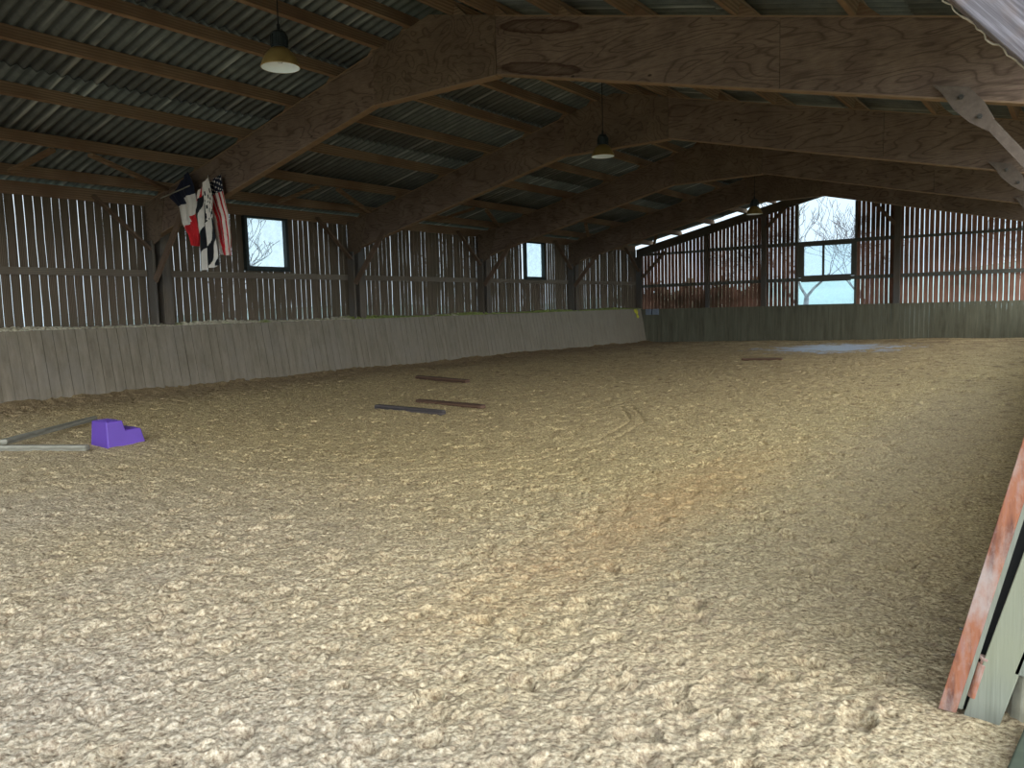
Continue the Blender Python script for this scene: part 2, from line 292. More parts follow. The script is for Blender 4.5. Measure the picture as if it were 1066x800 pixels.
# ------------------------------------------------------------------ mesh builder
class MB:
    def __init__(s): s.v = []; s.f = []; s.mi = []; s.cur = 0
    def add(s, vs, fs):
        k = len(s.v); s.v += [tuple(p) for p in vs]; s.f += [tuple(i+k for i in f) for f in fs]; s.mi += [s.cur]*len(fs)
    def box(s, a, b):
        (x0, y0, z0), (x1, y1, z1) = a, b
        s.add([(x0,y0,z0),(x1,y0,z0),(x1,y1,z0),(x0,y1,z0),(x0,y0,z1),(x1,y0,z1),(x1,y1,z1),(x0,y1,z1)],
              [(0,3,2,1),(4,5,6,7),(0,1,5,4),(1,2,6,5),(2,3,7,6),(3,0,4,7)])
    def hexa(s, q): s.add(q, [(0,3,2,1),(4,5,6,7),(0,1,5,4),(1,2,6,5),(2,3,7,6),(3,0,4,7)])
    def bar(s, p0, p1, w, h, up=(0,0,1)):
        p0, p1 = Vector(p0), Vector(p1); d = (p1-p0).normalized(); u = Vector(up)
        r = d.cross(u).normalized(); u = r.cross(d).normalized()
        q = []
        for p in (p0, p1):
            for a, b in ((-1,-1),(1,-1),(1,1),(-1,1)): q.append(p + r*(a*w/2) + u*(b*h/2))
        s.add(q, [(3,2,1,0),(4,5,6,7),(0,1,5,4),(1,2,6,5),(2,3,7,6),(3,0,4,7)])
    def prism(s, poly, y0, y1, axis='y'):       # poly of (x,z) pushed along y, or (y,z) along x
        n = len(poly)
        def P(a, b, t): return (a, t, b) if axis == 'y' else (t, a, b)
        s.add([P(a, b, y0) for a, b in poly]+[P(a, b, y1) for a, b in poly],
              [tuple(range(n)), tuple(range(2*n-1, n-1, -1))]+[(i, i+n, (i+1) % n+n, (i+1) % n) for i in range(n)])
    def tube(s, pts, rad, sides=6):
        k = len(s.v); pts = [Vector(p) for p in pts]; n = len(pts)
        for i, p in enumerate(pts):
            d = (pts[min(i+1, n-1)]-pts[max(i-1, 0)]).normalized()
            a = Vector((0, 0, 1)) if abs(d.z) < .9 else Vector((1, 0, 0))
            r = d.cross(a).normalized(); u = r.cross(d); rr = rad[i] if isinstance(rad, (list, tuple)) else rad
            for j in range(sides):
                t = 2*math.pi*j/sides; s.v.append(tuple(p + r*(rr*math.cos(t)) + u*(rr*math.sin(t))))
        for i in range(n-1):
            for j in range(sides):
                s.f.append((k+i*sides+j, k+i*sides+(j+1) % sides, k+(i+1)*sides+(j+1) % sides, k+(i+1)*sides+j)); s.mi.append(s.cur)
        s.f.append(tuple(k+j for j in range(sides-1, -1, -1))); s.f.append(tuple(k+(n-1)*sides+j for j in range(sides))); s.mi += [s.cur]*2
    def lathe(s, prof, seg=32, c=(0,0,0), closed=False):
        k = len(s.v); n = len(prof)
        for r, z in prof:
            for j in range(seg):
                t = 2*math.pi*j/seg; s.v.append((c[0]+r*math.cos(t), c[1]+r*math.sin(t), c[2]+z))
        for i in range(n-1):
            for j in range(seg):
                s.f.append((k+i*seg+j, k+i*seg+(j+1) % seg, k+(i+1)*seg+(j+1) % seg, k+(i+1)*seg+j)); s.mi.append(s.cur)
        if closed:
            s.f.append(tuple(k+j for j in range(seg-1, -1, -1))); s.f.append(tuple(k+(n-1)*seg+j for j in range(seg))); s.mi += [s.cur]*2
    def build(s, name, mats, parent=None, loc=None, bevel=0, smooth=False, solid=0):
        me = bpy.data.meshes.new(name)
        off = Vector(loc) if loc is not None else Vector((0,0,0))
        if parent is not None and loc is None: off = parent.location.copy()
        me.from_pydata([tuple(Vector(p)-off) for p in s.v], [], s.f)
        if not isinstance(mats, (list, tuple)): mats = [mats]
        for m in mats: me.materials.append(m)
        if len(mats) > 1: me.polygons.foreach_set('material_index', s.mi)
        if smooth: me.polygons.foreach_set('use_smooth', [True]*len(me.polygons))
        me.update(); o = bpy.data.objects.new(name, me); C.objects.link(o)
        if parent is not None: o.parent = parent
        else: o.location = off
        if solid:
            md = o.modifiers.new('thickness', 'SOLIDIFY'); md.thickness = solid; md.offset = 0
        if bevel:
            md = o.modifiers.new('edges', 'BEVEL'); md.width = bevel; md.segments = 2; md.limit_method = 'ANGLE'
        return o
def empty(name, loc):
    o = bpy.data.objects.new(name, None); C.objects.link(o); o.location = loc; o.empty_display_size = .2; return o
def tag(o, label, cat, group=None, kind=None):
    o['label'] = label; o['category'] = cat
    if group: o['group'] = group
    if kind: o['kind'] = kind
    return o
def struct(o, label=None):
    o['kind'] = 'structure'
    if label: o['label'] = label
    return o

# ------------------------------------------------------------------ sand floor
rng = np.random.default_rng(3)
def vnoise(x, y, sc, seed):
    r = np.random.default_rng(seed); G = r.random((256, 256))
    X = x/sc; Y = y/sc; xi = np.floor(X).astype(int); yi = np.floor(Y).astype(int); fx = X-xi; fy = Y-yi
    fx = fx*fx*(3-2*fx); fy = fy*fy*(3-2*fy)
    g = lambda a, b: G[a & 255, b & 255]
    return (g(xi, yi)*(1-fx)+g(xi+1, yi)*fx)*(1-fy)+(g(xi, yi+1)*(1-fx)+g(xi+1, yi+1)*fx)*fy - .5
def axis_steps(a, b, f):
    out = [a]
    while out[-1] < b: out.append(out[-1]+f(out[-1]))
    return np.array(out)
xs = axis_steps(-16.56, 1.6, lambda x: .014+max(0, -x-1)*.0022)
ys = axis_steps(-2.6, 33.2, lambda y: .03 if y < .8 else .014+max(0, y-3.5)*.0024)
GX, GY = np.meshgrid(xs, ys, indexing='ij')
def ground0(x, y):
    t = np.clip(y/32.0, 0, 1)**2
    return t*(-.13 + .25*np.clip((x+16)/15, 0, 1))
Z = ground0(GX, GY)
Z += .05*vnoise(GX, GY, 2.2, 1) + .03*vnoise(GX, GY, .9, 2)
# wheel track: smooth arc with few prints
TR = [(-9.5, 1.2), (-6.5, 2.3), (-6.0, 3.6), (-5.2, 5.0), (-4.6, 6.7), (-4.55, 8.3), (-4.9, 9.6)]
TR = [(-11.5, 4.6), (-9.0, 4.7), (-7.2, 4.75), (-6.0, 5.1), (-5.2, 5.8), (-4.7, 6.8), (-4.55, 8.1), (-4.9, 9.6), (-5.8, 11.0)]
def seg_dist(x, y, pts):
    d = np.full(x.shape, 9.0)
    for (ax, ay), (bx, by) in zip(pts[:-1], pts[1:]):
        vx, vy = bx-ax, by-ay; t = np.clip(((x-ax)*vx+(y-ay)*vy)/(vx*vx+vy*vy), 0, 1)
        d = np.minimum(d, np.hypot(x-ax-t*vx, y-ay-t*vy))
    return d
dT = seg_dist(GX, GY, TR)
keep = np.clip((dT-.12)/.25, .12, 1)
lump = 1-np.abs(vnoise(GX, GY, .20, 4))*4
lump2 = 1-np.abs(vnoise(GX+.07*vnoise(GX, GY, .1, 15), GY, .11, 5))*4
amp = .6+.8*(vnoise(GX, GY, 3.0, 6)+.5)
edge = np.clip((-13.4-GX)/2.2, 0, 1)
calm = 1-.45*np.clip((5.2-GY)/3, 0, 1)
Z += keep*amp*calm*(.008*lump*(1+edge) + .004*lump2)
Z += .009*vnoise(GX, GY, .05, 7)*(.4+1.2*(vnoise(GX, GY, .8, 17)+.5)) + .006*vnoise(GX, GY, .024, 8)
glare_area = np.clip(1.3-np.hypot((GX+6.6)/3.2, (GY-26.8)/4.2), 0, 1)  # where the painted daylight glare lies; the sand is flattened here
# hoof prints
def stamp(cx, cy, a, r, depth, fresh):
    R_ = r*1.9
    i0, i1 = np.searchsorted(xs, (cx-R_, cx+R_)); j0, j1 = np.searchsorted(ys, (cy-R_, cy+R_))
    if i1-i0 < 2 or j1-j0 < 2: return
    x = GX[i0:i1, j0:j1]-cx; y = GY[i0:i1, j0:j1]-cy
    u = x*math.cos(a)+y*math.sin(a); w = -x*math.sin(a)+y*math.cos(a)
    d = np.hypot(u*.9, w)/r
    wall = np.clip((1.05-d)/.16, 0, 1)                       # steep edge
    bowl = wall*(.45+.55*np.clip(u/r*.8+.5, 0, 1))           # toe digs deeper
    rim = np.exp(-((d-1.22)/.2)**2)*(.25+.75*np.clip(-u/r+.3, 0, 1))
    Z[i0:i1, j0:j1] += -depth*bowl + depth*.22*rim
    if fresh: Z[i0:i1, j0:j1] += depth*.35*np.exp(-((w/r)/.28)**2)*wall*np.clip(.5-u/r, 0, 1)
nst = 0
while nst < 11000:
    cx = -16.3+rng.random()*17.0; cy = .8+(rng.random()**1.25)*31.8
    if cy < 4.5 and rng.random() < .35: continue
    if cx > -.55: continue
    if min(np.hypot(cx-a, cy-b) for a, b in TR) > 9 or seg_dist(np.array([cx]), np.array([cy]), TR)[0] > .3 or rng.random() < .06:
        big = edge_here = cx < -13.8
        stamp(cx, cy, rng.random()*6.28 if rng.random() < .4 else 1.2+rng.normal()*.5, .04+rng.random()*.03+(.03 if big else 0), (.010+rng.random()**2*.034)*(1.4 if big else 1), rng.random() < .5)
    nst += 1
for _ in range(26000):
    cy = .9+rng.random()**1.5*10; cx = -.5-rng.random()*(3+cy*1.2); r_ = .008+rng.random()**3*.022
    i0, i1 = np.searchsorted(xs, (cx-r_, cx+r_)); j0, j1 = np.searchsorted(ys, (cy-r_, cy+r_))
    if i1 > i0 and j1 > j0:
        Z[i0:i1+1, j0:j1+1] += np.clip(1-((GX[i0:i1+1, j0:j1+1]-cx)**2+(GY[i0:i1+1, j0:j1+1]-cy)**2)/r_**2, 0, 1)*r_*.6*(1 if rng.random() < .45 else -1.2)
# ridge of pushed-up sand along the boards
Z += .10*np.exp(-((GX+16.35)/.45)**2)*(1+.8*vnoise(GX, GY, .5, 11))
Z = Z*(1-.75*glare_area)+ground0(GX, GY)*.75*glare_area
for (lo) in (-.09, .09):       # two thin grooves of the wheel track
    Z -= .012*np.exp(-((dT-abs(lo))/.02)**2)
nx, ny = len(xs), len(ys)
co = np.stack([GX, GY, Z], -1).reshape(-1, 3).astype(np.float32)
I, J = np.meshgrid(np.arange(nx-1), np.arange(ny-1), indexing='ij')
a = (I*ny+J).ravel(); quads = np.stack([a, a+ny, a+ny+1, a+1], -1).astype(np.int32)
me = bpy.data.meshes.new('floor'); me.vertices.add(len(co)); me.vertices.foreach_set('co', co.ravel())
nq = len(quads); me.loops.add(nq*4); me.loops.foreach_set('vertex_index', quads.ravel())
me.polygons.add(nq); me.polygons.foreach_set('loop_start', np.arange(0, nq*4, 4, dtype=np.int32))
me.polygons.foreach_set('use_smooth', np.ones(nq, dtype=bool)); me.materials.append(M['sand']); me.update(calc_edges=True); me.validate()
fl = bpy.data.objects.new('floor', me); C.objects.link(fl); struct(fl, 'sand footing covered in hoof prints')
def gz(x, y):
    i = min(max(np.searchsorted(xs, x), 1), nx-1); j = min(max(np.searchsorted(ys, y), 1), ny-1)
    return float(Z[max(i-3, 0):i+4, max(j-3, 0):j+4].mean())

# ------------------------------------------------------------------ roof sheets
YA, YB = -2.5, 33.15
def roof():
    mb = MB(); pitch = .177; n = int((YB-YA)/pitch*10)
    yy = [YA+i*(YB-YA)/n for i in range(n+1)]
    for side in (-1, 1):
        cuts = [0.0, 2.15, 4.4, 6.6, 8.95 if side < 0 else 8.32]
        for r in range(4):
            d0, d1 = cuts[r], cuts[r+1]+.12
            k = len(mb.v)
            lift0, lift1 = .0, .022
            for d, lf in ((d0, lift0-.010), (d1, lift1-.010)):
                for y in yy:
                    z = ZT+.205-SL*d+.028+.026*math.cos(2*math.pi*y/pitch)+(.012 if r % 2 else 0)*0 + lf
                    mb.v.append((XR+side*d, y, z))
            for i in range(n):
                mb.f.append((k+i, k+i+1, k+n+1+i+1, k+n+1+i)); mb.mi.append(0)
    # ridge capping
    for side in (-1, 1):
        mb.hexa([(XR, YA, ZT+.27), (XR+side*.34, YA, ZT+.20), (XR+side*.34, YB, ZT+.20), (XR, YB, ZT+.27),
                 (XR, YA, ZT+.29), (XR+side*.34, YA, ZT+.22), (XR+side*.34, YB, ZT+.22), (XR, YB, ZT+.29)])
    return mb.build('ceiling', M['roof'], smooth=True, solid=.008)
struct(roof(), 'corrugated grey roof sheets')

# ------------------------------------------------------------------ purlins
PL = [-16.0, -14.6, -13.08, -11.62, -10.42, -9.38, -8.67]
PR = [-7.83, -7.08, -5.98, -4.84, -3.46, -2.14, -.98, .12]
names = ['lowest purlin on the left slope, just above the eave', 'second purlin up from the left eave', 'third purlin up from the left eave',
         'fourth purlin up from the left eave', 'fifth purlin up from the left eave', 'sixth purlin up from the left eave', 'left purlin of the pair beside the ridge',
         'right purlin of the pair beside the ridge', 'second purlin down the right slope from the ridge', 'third purlin down the right slope from the ridge',
         'fourth purlin down the right slope from the ridge', 'fifth purlin down the right slope from the ridge', 'sixth purlin down the right slope from the ridge',
         'seventh purlin down the right slope from the ridge', 'lowest purlin over the right eave']
ang = math.atan(SL)
for x, nm in zip(PL+PR, names):
    side = -1 if x < XR else 1
    r = tag(empty('purlin', (x, YA, ztop(x))), 'brown timber roof ' + nm, 'roof beam', 'purlins carrying the roof sheets')
    mb = MB(); w = .075; h = .2; t = Vector((math.cos(ang), 0, -side*math.sin(ang))); nn = Vector((side*math.sin(ang), 0, math.cos(ang)))
    ps = []
    for y in (YA, YB):
        for a, b in ((-w/2, 0.002), (w/2, 0.002), (w/2, h), (-w/2, h)): ps.append(Vector((x, y, ztop(x)))+t*a+nn*b)
    mb.add(ps, [(0,1,2,3),(7,6,5,4),(0,4,5,1),(1,5,6,2),(2,6,7,3),(3,7,4,0)])
    mb.build('beam', M['purlin'], r, bevel=.004)
    for k in range(0, 5):          # triangular cleats where it crosses the frames
        c = MB(); yk = Yn(k)+.07; q = []
        base = Vector((x, yk, ztop(x)))
        for yy in (-.05, .05):
            for a, b in ((w/2, .003), (w/2+.26, .003), (w/2, .15)): q.append(base+t*(side*a)+nn*b+Vector((0, yy, 0)))
        c.add(q, [(0,1,2),(5,4,3),(0,3,4,1),(1,4,5,2),(2,5,3,0)])
        c.build('cleat', M['purlin'], r)

# ------------------------------------------------------------------ portal frames
def rafter_poly(xa, xb, inset=0):
    return [(xa, zbot(xa)+inset), (xb, zbot(xb)+inset), (xb, ztop(xb)-inset), (xa, ztop(xa)-inset)]
def make_frame(y, label, ply):
    r = tag(empty('portal_frame', (XR, y, 0)), label, 'frame', 'portal frames across the arena')
    T = .14
    # web panels: seams where sheets of plywood butt together
    for name, cuts in (('left', [-16.7, -13.9, -9.5]), ('right', [-7.0, -2.92, .22])):
        for a, b in zip(cuts[:-1], cuts[1:]):
            mb = MB(); mb.prism(rafter_poly(a+.003, b-.003, .012), y+.006, y+T-.006); mb.build('web_panel', ply if a == -7.0 else M['ply'], r)
    for xa, xb in ((-16.7, -9.5), (-7.0, .22)):     # bottom and top flanges showing as thin edges
        for fz, s in ((zbot, 0), (ztop, -.018)):
            mb = MB(); mb.prism([(xa, fz(xa)+s), (xb, fz(xb)+s), (xb, fz(xb)+s+.018), (xa, fz(xa)+s+.018)], y-.004, y+T+.004); mb.build('flange', M['flange'], r)
    mb = MB(); mb.prism([(-9.5, 4.99), (-7.0, 4.99), (-7.0, ztop(-7)), (XR, ZT), (-9.5, ztop(-9.5))], y-.014, y+T+.014); mb.build('apex_plate', M['plate'], r)
    mb = MB(); mb.box((-9.5, y-.018, 4.972), (-7.0, y+T+.018, 4.989)); mb.build('flange', M['flange'], r)
    for side in (-1, 1):
        x0, x1 = (-16.72, -16.48) if side < 0 else (.0, .24)
        mb = MB(); mb.box((x0, y+.145, -.3), (x1, y+.36, ztop(x0 if side < 0 else x1))); mb.build('post', M['post'], r, bevel=.006)
        mb = MB(); mb.box((x0, y-.06, -.3), (x1, y+.0, 3.3)); mb.build('post_cheek', M['post'], r, bevel=.004)
        # gusset at the knee
        if side < 0: mb = MB(); mb.prism([(-16.7, 3.12), (-16.2, 3.3), (-15.9, ztop(-15.9)-.05), (-16.7, ztop(-16.7)-.02)], y-.02, y-.006); mb.build('knee_gusset', M['plate'], r)
    # knee braces in the plane of the frame
    mb = MB(); mb.bar((-16.42, y-.06, 2.42), (-15.2, y-.06, 3.78), .05, .14); mb.build('knee_brace', M['brace'], r)
    k = tag2 = MB(); k.prism([(-1.33,3.783),(-1.249,3.691),(-1.136,3.508),(-.991,3.356),(-.821,3.24),(-.775,3.368),(-.862,3.537),(-1.0,3.707)], y-.05, y-.016)
    kb = k.build('knee_plate', M['brace_light'], r); kb['label'] = 'pale bolted plate of the knee brace'
    for bx, bz in ((-1.07, 3.62), (-.90, 3.40)):
        b = MB(); seg = 10
        b.tube([(bx, y-.066, bz), (bx, y-.05, bz)], .026, seg); b.tube([(bx, y-.08, bz), (bx, y-.066, bz)], .014, 6); b.build('bolt', M['bolt'], kb)
        bpy.context.view_layer.update()
        ob = C.objects[-1]
    mb = MB(); mb.prism([(-.83,3.26),(-.78,3.36),(.06,2.26),(.06,2.08)], y-.055, y-.012); mb.build('knee_brace', M['brace_light'], r)
    # braces along the wall, from post up to the wall plate
    mb = MB(); mb.bar((-16.56, y-.02, 3.08), (-16.56, y-1.2, 4.16), .05, .13, (1, 0, 0)); mb.build('wall_brace', M['brace'], r)
    return r
flabels = ['', 'nearest full brown plywood roof frame with a flag-hung left knee', 'second plywood roof frame from the camera, middle lamp hangs before it',
           'third plywood roof frame from the camera', 'fourth plywood roof frame, last before the gable wall']
for n in range(1, 5):
    make_frame(Yn(n), flabels[n], M['ply_stain'] if n == 1 else M['ply'])
# fix bolts: parts of a part keep the part's frame (plates have local origin at the frame root, same offset)
for o in list(C.objects):
    if o.name.startswith('bolt') and o.parent and o.parent.name.startswith('knee_plate'):
        root = o.parent.parent
        for v in o.data.vertices: v.co = v.co - Vector(root.location)

# the brace of the frame beside the camera, pale in the daylight of the doorway
r = tag(empty('portal_frame', (XR, Yn(0), 0)), 'frame nearest the camera, only its pale weathered brace showing at the top right', 'frame', 'portal frames across the arena')
y = Yn(0); T = .14
for xa, xb in ((-16.7, -9.5), (-7.0, .22)):
    mb = MB(); mb.prism(rafter_poly(xa, xb), y, y+T); mb.build('web_panel', M['ply'], r)
mb = MB(); mb.prism([(-9.5, 4.99), (-7.0, 4.99), (-7.0, ztop(-7)), (XR, ZT), (-9.5, ztop(-9.5))], y-.014, y+T+.014); mb.build('apex_plate', M['plate'], r)
for x0, x1 in ((-16.72, -16.48), (.0, .24)):
    mb = MB(); mb.box((x0, y+.145, -.3), (x1, y+.36, ztop(x0 if x0 < -8 else x1))); mb.build('post', M['post'], r, bevel=.006)
mb = MB()
pa, pb = Vector((-1.42, 3.44, 3.86)), Vector((.14, 3.44, 2.03)); dd = (pb-pa).normalized(); nn = Vector((-dd.z, 0, dd.x)); nn = nn if nn.z > 0 else -nn
W_ = .155
mb.prism([(pa.x, pa.z), (pb.x, pb.z), (pb.x+nn.x*W_, pb.z+nn.z*W_), (-.27+nn.x*(W_), 2.535+nn.z*(W_)), (-.30+nn.x*(W_+.012), 2.575+nn.z*(W_+.012)), (pa.x+nn.x*(W_+.012), pa.z+nn.z*(W_+.012))], 3.42, 3.54)
kb = mb.build('knee_brace', M['brace_near'], r, bevel=.004); kb['label'] = 'pale weathered knee brace'
mb = MB(); pts = []; rad = []; vn_ = np.convolve(rng.normal(size=46), np.ones(5)/5, 'same')*1.3
for i in range(40):
    t = .56+i*.007; p = pa.lerp(pb, t)-nn*(.004+.016*abs(vn_[i])+random.random()*.006); pts.append((p.x, 3.45+random.uniform(-.006, .006), p.z)); rad.append(.0015+random.random()*.0035)
mb.tube(pts, rad, 5); o = mb.build('cobweb', M['cobweb'], r, smooth=True); o['label'] = 'dusty cobweb strand under the brace'

# gable-end frame
r = tag(empty('gable_frame', (XR, YF, 0)), 'shallow dark rafters and studs against the slatted gable wall', 'frame')
for xa, xb in ((-16.7, XR-.001), (XR+.001, .22)):
    mb = MB(); mb.prism([(xa, ztop(xa)-.36), (xb, ztop(xb)-.36), (xb, ztop(xb)), (xa, ztop(xa))], YF-.09, YF+.05); mb.build('rafter', M['post'], r)
for x, w in ((-16.6, .24), (-13.3, .14), (-10.82, .2), (-5.74, .22), (.1, .24)):
    zb = -.3
    mb = MB(); mb.box((x-w/2, YF-.12, zb), (x+w/2, YF+.05, ztop(x)-.37)); mb.build('stud', M['post'], r, bevel=.005)
for (xa, za), (xb, zb) in (((-10.74, 4.6), (-9.9, 5.42)), ((-5.84, 4.4), (-6.72, 5.45)), ((-16.45, 2.8), (-15.25, 3.95))):
    mb = MB(); mb.bar((xa, YF-.1, za), (xb, YF-.1, zb), .06, .13); mb.build('gable_brace', M['brace'], r)
mb = MB(); mb.bar((-16.56, YF-.15, 3.15), (-16.56, YF-1.4, 4.15), .05, .13, (1, 0, 0)); mb.build('wall_brace', M['brace'], r)

# wind braces: short diagonals between the two lowest purlins
k = 0
wl = ['slanting roof brace left of the flags, far end at the first frame', 'slanting roof brace at the left edge of the picture', 'slanting roof brace above the nearest window',
      'slanting roof brace from above the nearest window to the second frame', 'slanting roof brace just behind the second frame', 'slanting roof brace running to the third frame',
      'slanting roof brace just behind the third frame', 'slanting roof brace running to the fourth frame', 'slanting roof brace just behind the fourth frame', 'slanting roof brace running to the gable wall']
for b in range(5):
    yA = Yn(b)+.2; yB = Yn(b+1)-.05
    for (ya, yb) in ((yB-2.1, yB), (yA+2.9, yA+2.6) if b else (6.6, 6.35)):
        mb = MB(); mb.bar((-14.62, ya, ztop(-14.62)-.045), (-15.75, yb, ztop(-15.75)-.045), .11, .06)
        o = mb.build('wind_brace', M['purlin'], None, (-14.62, ya, ztop(-14.62)-.05)); tag(o, 'brown ' + wl[k % 10], 'roof brace', 'wind braces between the lowest purlins'); k += 1

# ------------------------------------------------------------------ left wall
def slats(axis, pos, a0, a1, z0, ztopf, pitch, gap, thick, mat, name, holes=(), jit=.010, seed=1):
    R = random.Random(seed); mb = MB(); n = int((a1-a0)/pitch)
    edges = []
    for i in range(n+1):
        g = gap*R.choice((.7, .8, .9, .9, 1.0, 1.1, 1.5)) if name == 'wall_left' else gap*R.uniform(.6, 1.35)
        base = a0+i*pitch+R.uniform(-jit, jit)
        if name == 'wall_left': g *= 1+max(0, base-9)*.05
        edges.append((base, g, [R.uniform(-.006, .006) for _ in range(7)], [R.uniform(0, .0035) for _ in range(7)]))
    for i in range(n):
        e0, e1 = edges[i], edges[i+1]; off = R.uniform(-.004, .004)
        mid = (e0[0]+e1[0])/2
        spans = [(z0, ztopf(mid))]
        for (h0, h1, hz0, hz1) in holes:
            if h0 < mid < h1:
                ns = []
                for s0, s1 in spans:
                    if hz0 > s0: ns.append((s0, min(hz0, s1)))
                    if hz1 < s1: ns.append((max(hz1, s0), s1))
                spans = ns
        for s0, s1 in spans:
            if s1-s0 < .03: continue
            m = 6; k = len(mb.v)
            for q in range(m+1):
                z = s0+(s1-s0)*q/m
                l = e0[0]+e0[2][q]+e0[1]/2+e0[3][q]; rr = e1[0]+e1[2][q]-e1[1]/2-e1[3][q]
                for p, t in ((l, 0), (rr, 0), (rr, 1), (l, 1)):
                    d = pos+off+t*thick
                    mb.v.append((d, p, z) if axis == 'y' else (p, d, z))
            for q in range(m):
                for c in range(4):
                    a = k+q*4+c; b = k+q*4+(c+1) % 4; mb.f.append((a, b, b+4, a+4)); mb.mi.append(0)
            mb.f.append((k, k+3, k+2, k+1)); mb.f.append(tuple(k+m*4+c for c in range(4))); mb.mi += [0, 0]
    return struct(mb.build(name, mat))
W1 = (11.86, 13.16, 2.74, 4.06); W2 = (23.85, 25.15, 2.68, 4.06)
slats('y', -16.80, -2.4, 33.0, 1.36, lambda v: 4.15, .170, .010, .014, M['slat'], 'wall_left', (W1, W2), seed=5)
slats('x', YF+.07, -16.75, .3, 1.30, lambda x: ztop(x)-.06, .170, .021, .022, M['slat_far'], 'wall_far', ((-9.5, -7.2, 1.40, 7.0),), jit=.006, seed=9)

def kick(name, mat, pitch, side, y0, y1, xb, xt, seed=2):
    R = random.Random(seed); mb = MB(); n = int((y1-y0)/pitch)
    for i in range(n):
        a = y0+i*pitch; g = R.choice((.003, .004, .007)); d = R.uniform(-.003, .003); t = -side*.03
        # board leaning outwards at the top
        mb.hexa([(xb+d, a+g, -.35), (xb+d-t, a+g, -.35), (xb+d-t, a+pitch-g, -.35), (xb+d, a+pitch-g, -.35),
                 (xt+d, a+g, KT+R.uniform(-.004, .004)), (xt+d-t, a+g, KT), (xt+d-t, a+pitch-g, KT), (xt+d, a+pitch-g, KT)])
    return struct(mb.build(name, mat))
# base x is where the board meets z=0, carried on down to -.35
def lean(x0, xt, z): return x0+(xt-x0)*z/KT
kick('baseboard_left', M['kick_left'], .212, -1, -2.4, 32.85, lean(-16.2, -16.46, -.35), -16.46)
kick('baseboard_right', M['kick_left'], .212, 1, 3.42, 32.85, lean(-.39, -.08, -.35), -.08, 4)
mb = MB(); R = random.Random(8)
for i in range(101):
    a = -16.5+i*.163
    if a > -.2: break
    mb.box((a+.003, YF-.16+R.uniform(-.003, .003), -.35), (a+.160, YF-.13, 1.40+R.uniform(-.012, .008)))
struct(mb.build('baseboard_far', M['kick_far']))

# dusty ledge on top of the left boards
mb = MB(); R = random.Random(12); n = 700; rows = 4; k = len(mb.v)
for i in range(n+1):
    y = -2.4+i*(35.2/n); b = 0.5+.5*math.sin(y*1.3)
    for j in range(rows+1):
        x = -16.45-j*.32/rows; z = KT+.006+(R.random()*.06*(.5+b) if 0 < j else R.random()*.008)+.015*j/rows
        mb.v.append((x-.0, y, z))
for i in range(n):
    for j in range(rows):
        a = k+i*(rows+1)+j; mb.f.append((a, a+1, a+rows+2, a+rows+1)); mb.mi.append(0)
m, nt, b, o = new_mat('mossy_ledge'); v = coords(nt, (1, 1, 1), False); s = N(nt, 'ShaderNodeSeparateXYZ'); nt.links.new(v, s.inputs[0])
n1 = N(nt, 'ShaderNodeTexNoise', i_Scale=1.1, i_Detail=5.0); nt.links.new(v, n1.inputs[0])
n2 = N(nt, 'ShaderNodeTexNoise', i_Scale=22.0, i_Detail=5.0); nt.links.new(v, n2.inputs[0])
c1 = ramp(nt, n2.outputs[0], [(.3, lin((130, 112, 84))), (.55, lin((214, 200, 172)))]); c2 = ramp(nt, n2.outputs[0], [(.3, lin((92, 98, 44))), (.7, lin((168, 176, 92)))])
mr = N(nt, 'ShaderNodeMapRange'); mr.inputs[1].default_value = 8; mr.inputs[2].default_value = 26; mr.inputs[3].default_value = -.15; mr.inputs[4].default_value = .35; nt.links.new(s.outputs[1], mr.inputs[0])
ad = N(nt, 'ShaderNodeMath', operation='ADD'); nt.links.new(mr.outputs[0], ad.inputs[0]); nt.links.new(n1.outputs[0], ad.inputs[1])
f = ramp(nt, ad.outputs[0], [(.5, g3(0)), (.62, g3(1))]); nt.links.new(mix(nt, f, c1, c2), b.inputs['Base Color']); b.inputs['Roughness'].default_value = .95
struct(mb.build('trim_1', m, solid=.01), 'dusty mossy ledge above the left boards')
# rails and wall plates
mb = MB()
for a, bb in ((-2.4, 3.5), (3.8, Yn(1)-.08), (Yn(1)+.37, Yn(2)-.08), (Yn(2)+.37, Yn(3)-.08), (Yn(3)+.37, Yn(4)-.08), (Yn(4)+.37, 32.7)):
    mb.box((-16.775, a, 2.52), (-16.69, bb, 2.665))
struct(mb.build('trim_2', M['rail'], bevel=.004), 'middle rail of the left wall')
mb = MB(); mb.box((-16.77, -2.4, 4.06), (-16.725, 32.78, 4.316)); struct(mb.build('trim_3', M['purlin'], bevel=.004), 'wall plate under the left eave')
mb = MB(); mb.box((.0, -2.4, 4.02), (.07, 32.78, 4.26))
struct(mb.build('trim_4', M['purlin'], None, (0, 0, .0), bevel=.004), 'wall plate under the right eave')
mb = MB()
for a, bb in ((-16.45, -13.38), (-13.22, -10.93), (-10.71, -9.3), (-7.4, -5.86), (-5.62, -.05)):
    mb.box((a, YF-.03, 2.38), (bb, YF+.045, 2.52)); mb.box((a, YF-.03, 3.83), (bb, YF+.045, 3.93 if bb < -11 or a > -5.8 else 3.97))
mb.box((-9.3, YF-.03, 2.34), (-7.4, YF+.045, 2.53)); mb.box((-9.3, YF-.03, 3.83), (-7.4, YF+.045, 3.97))
struct(mb.build('trim_5', M['far_rail'], bevel=.003), 'rails of the gable wall')

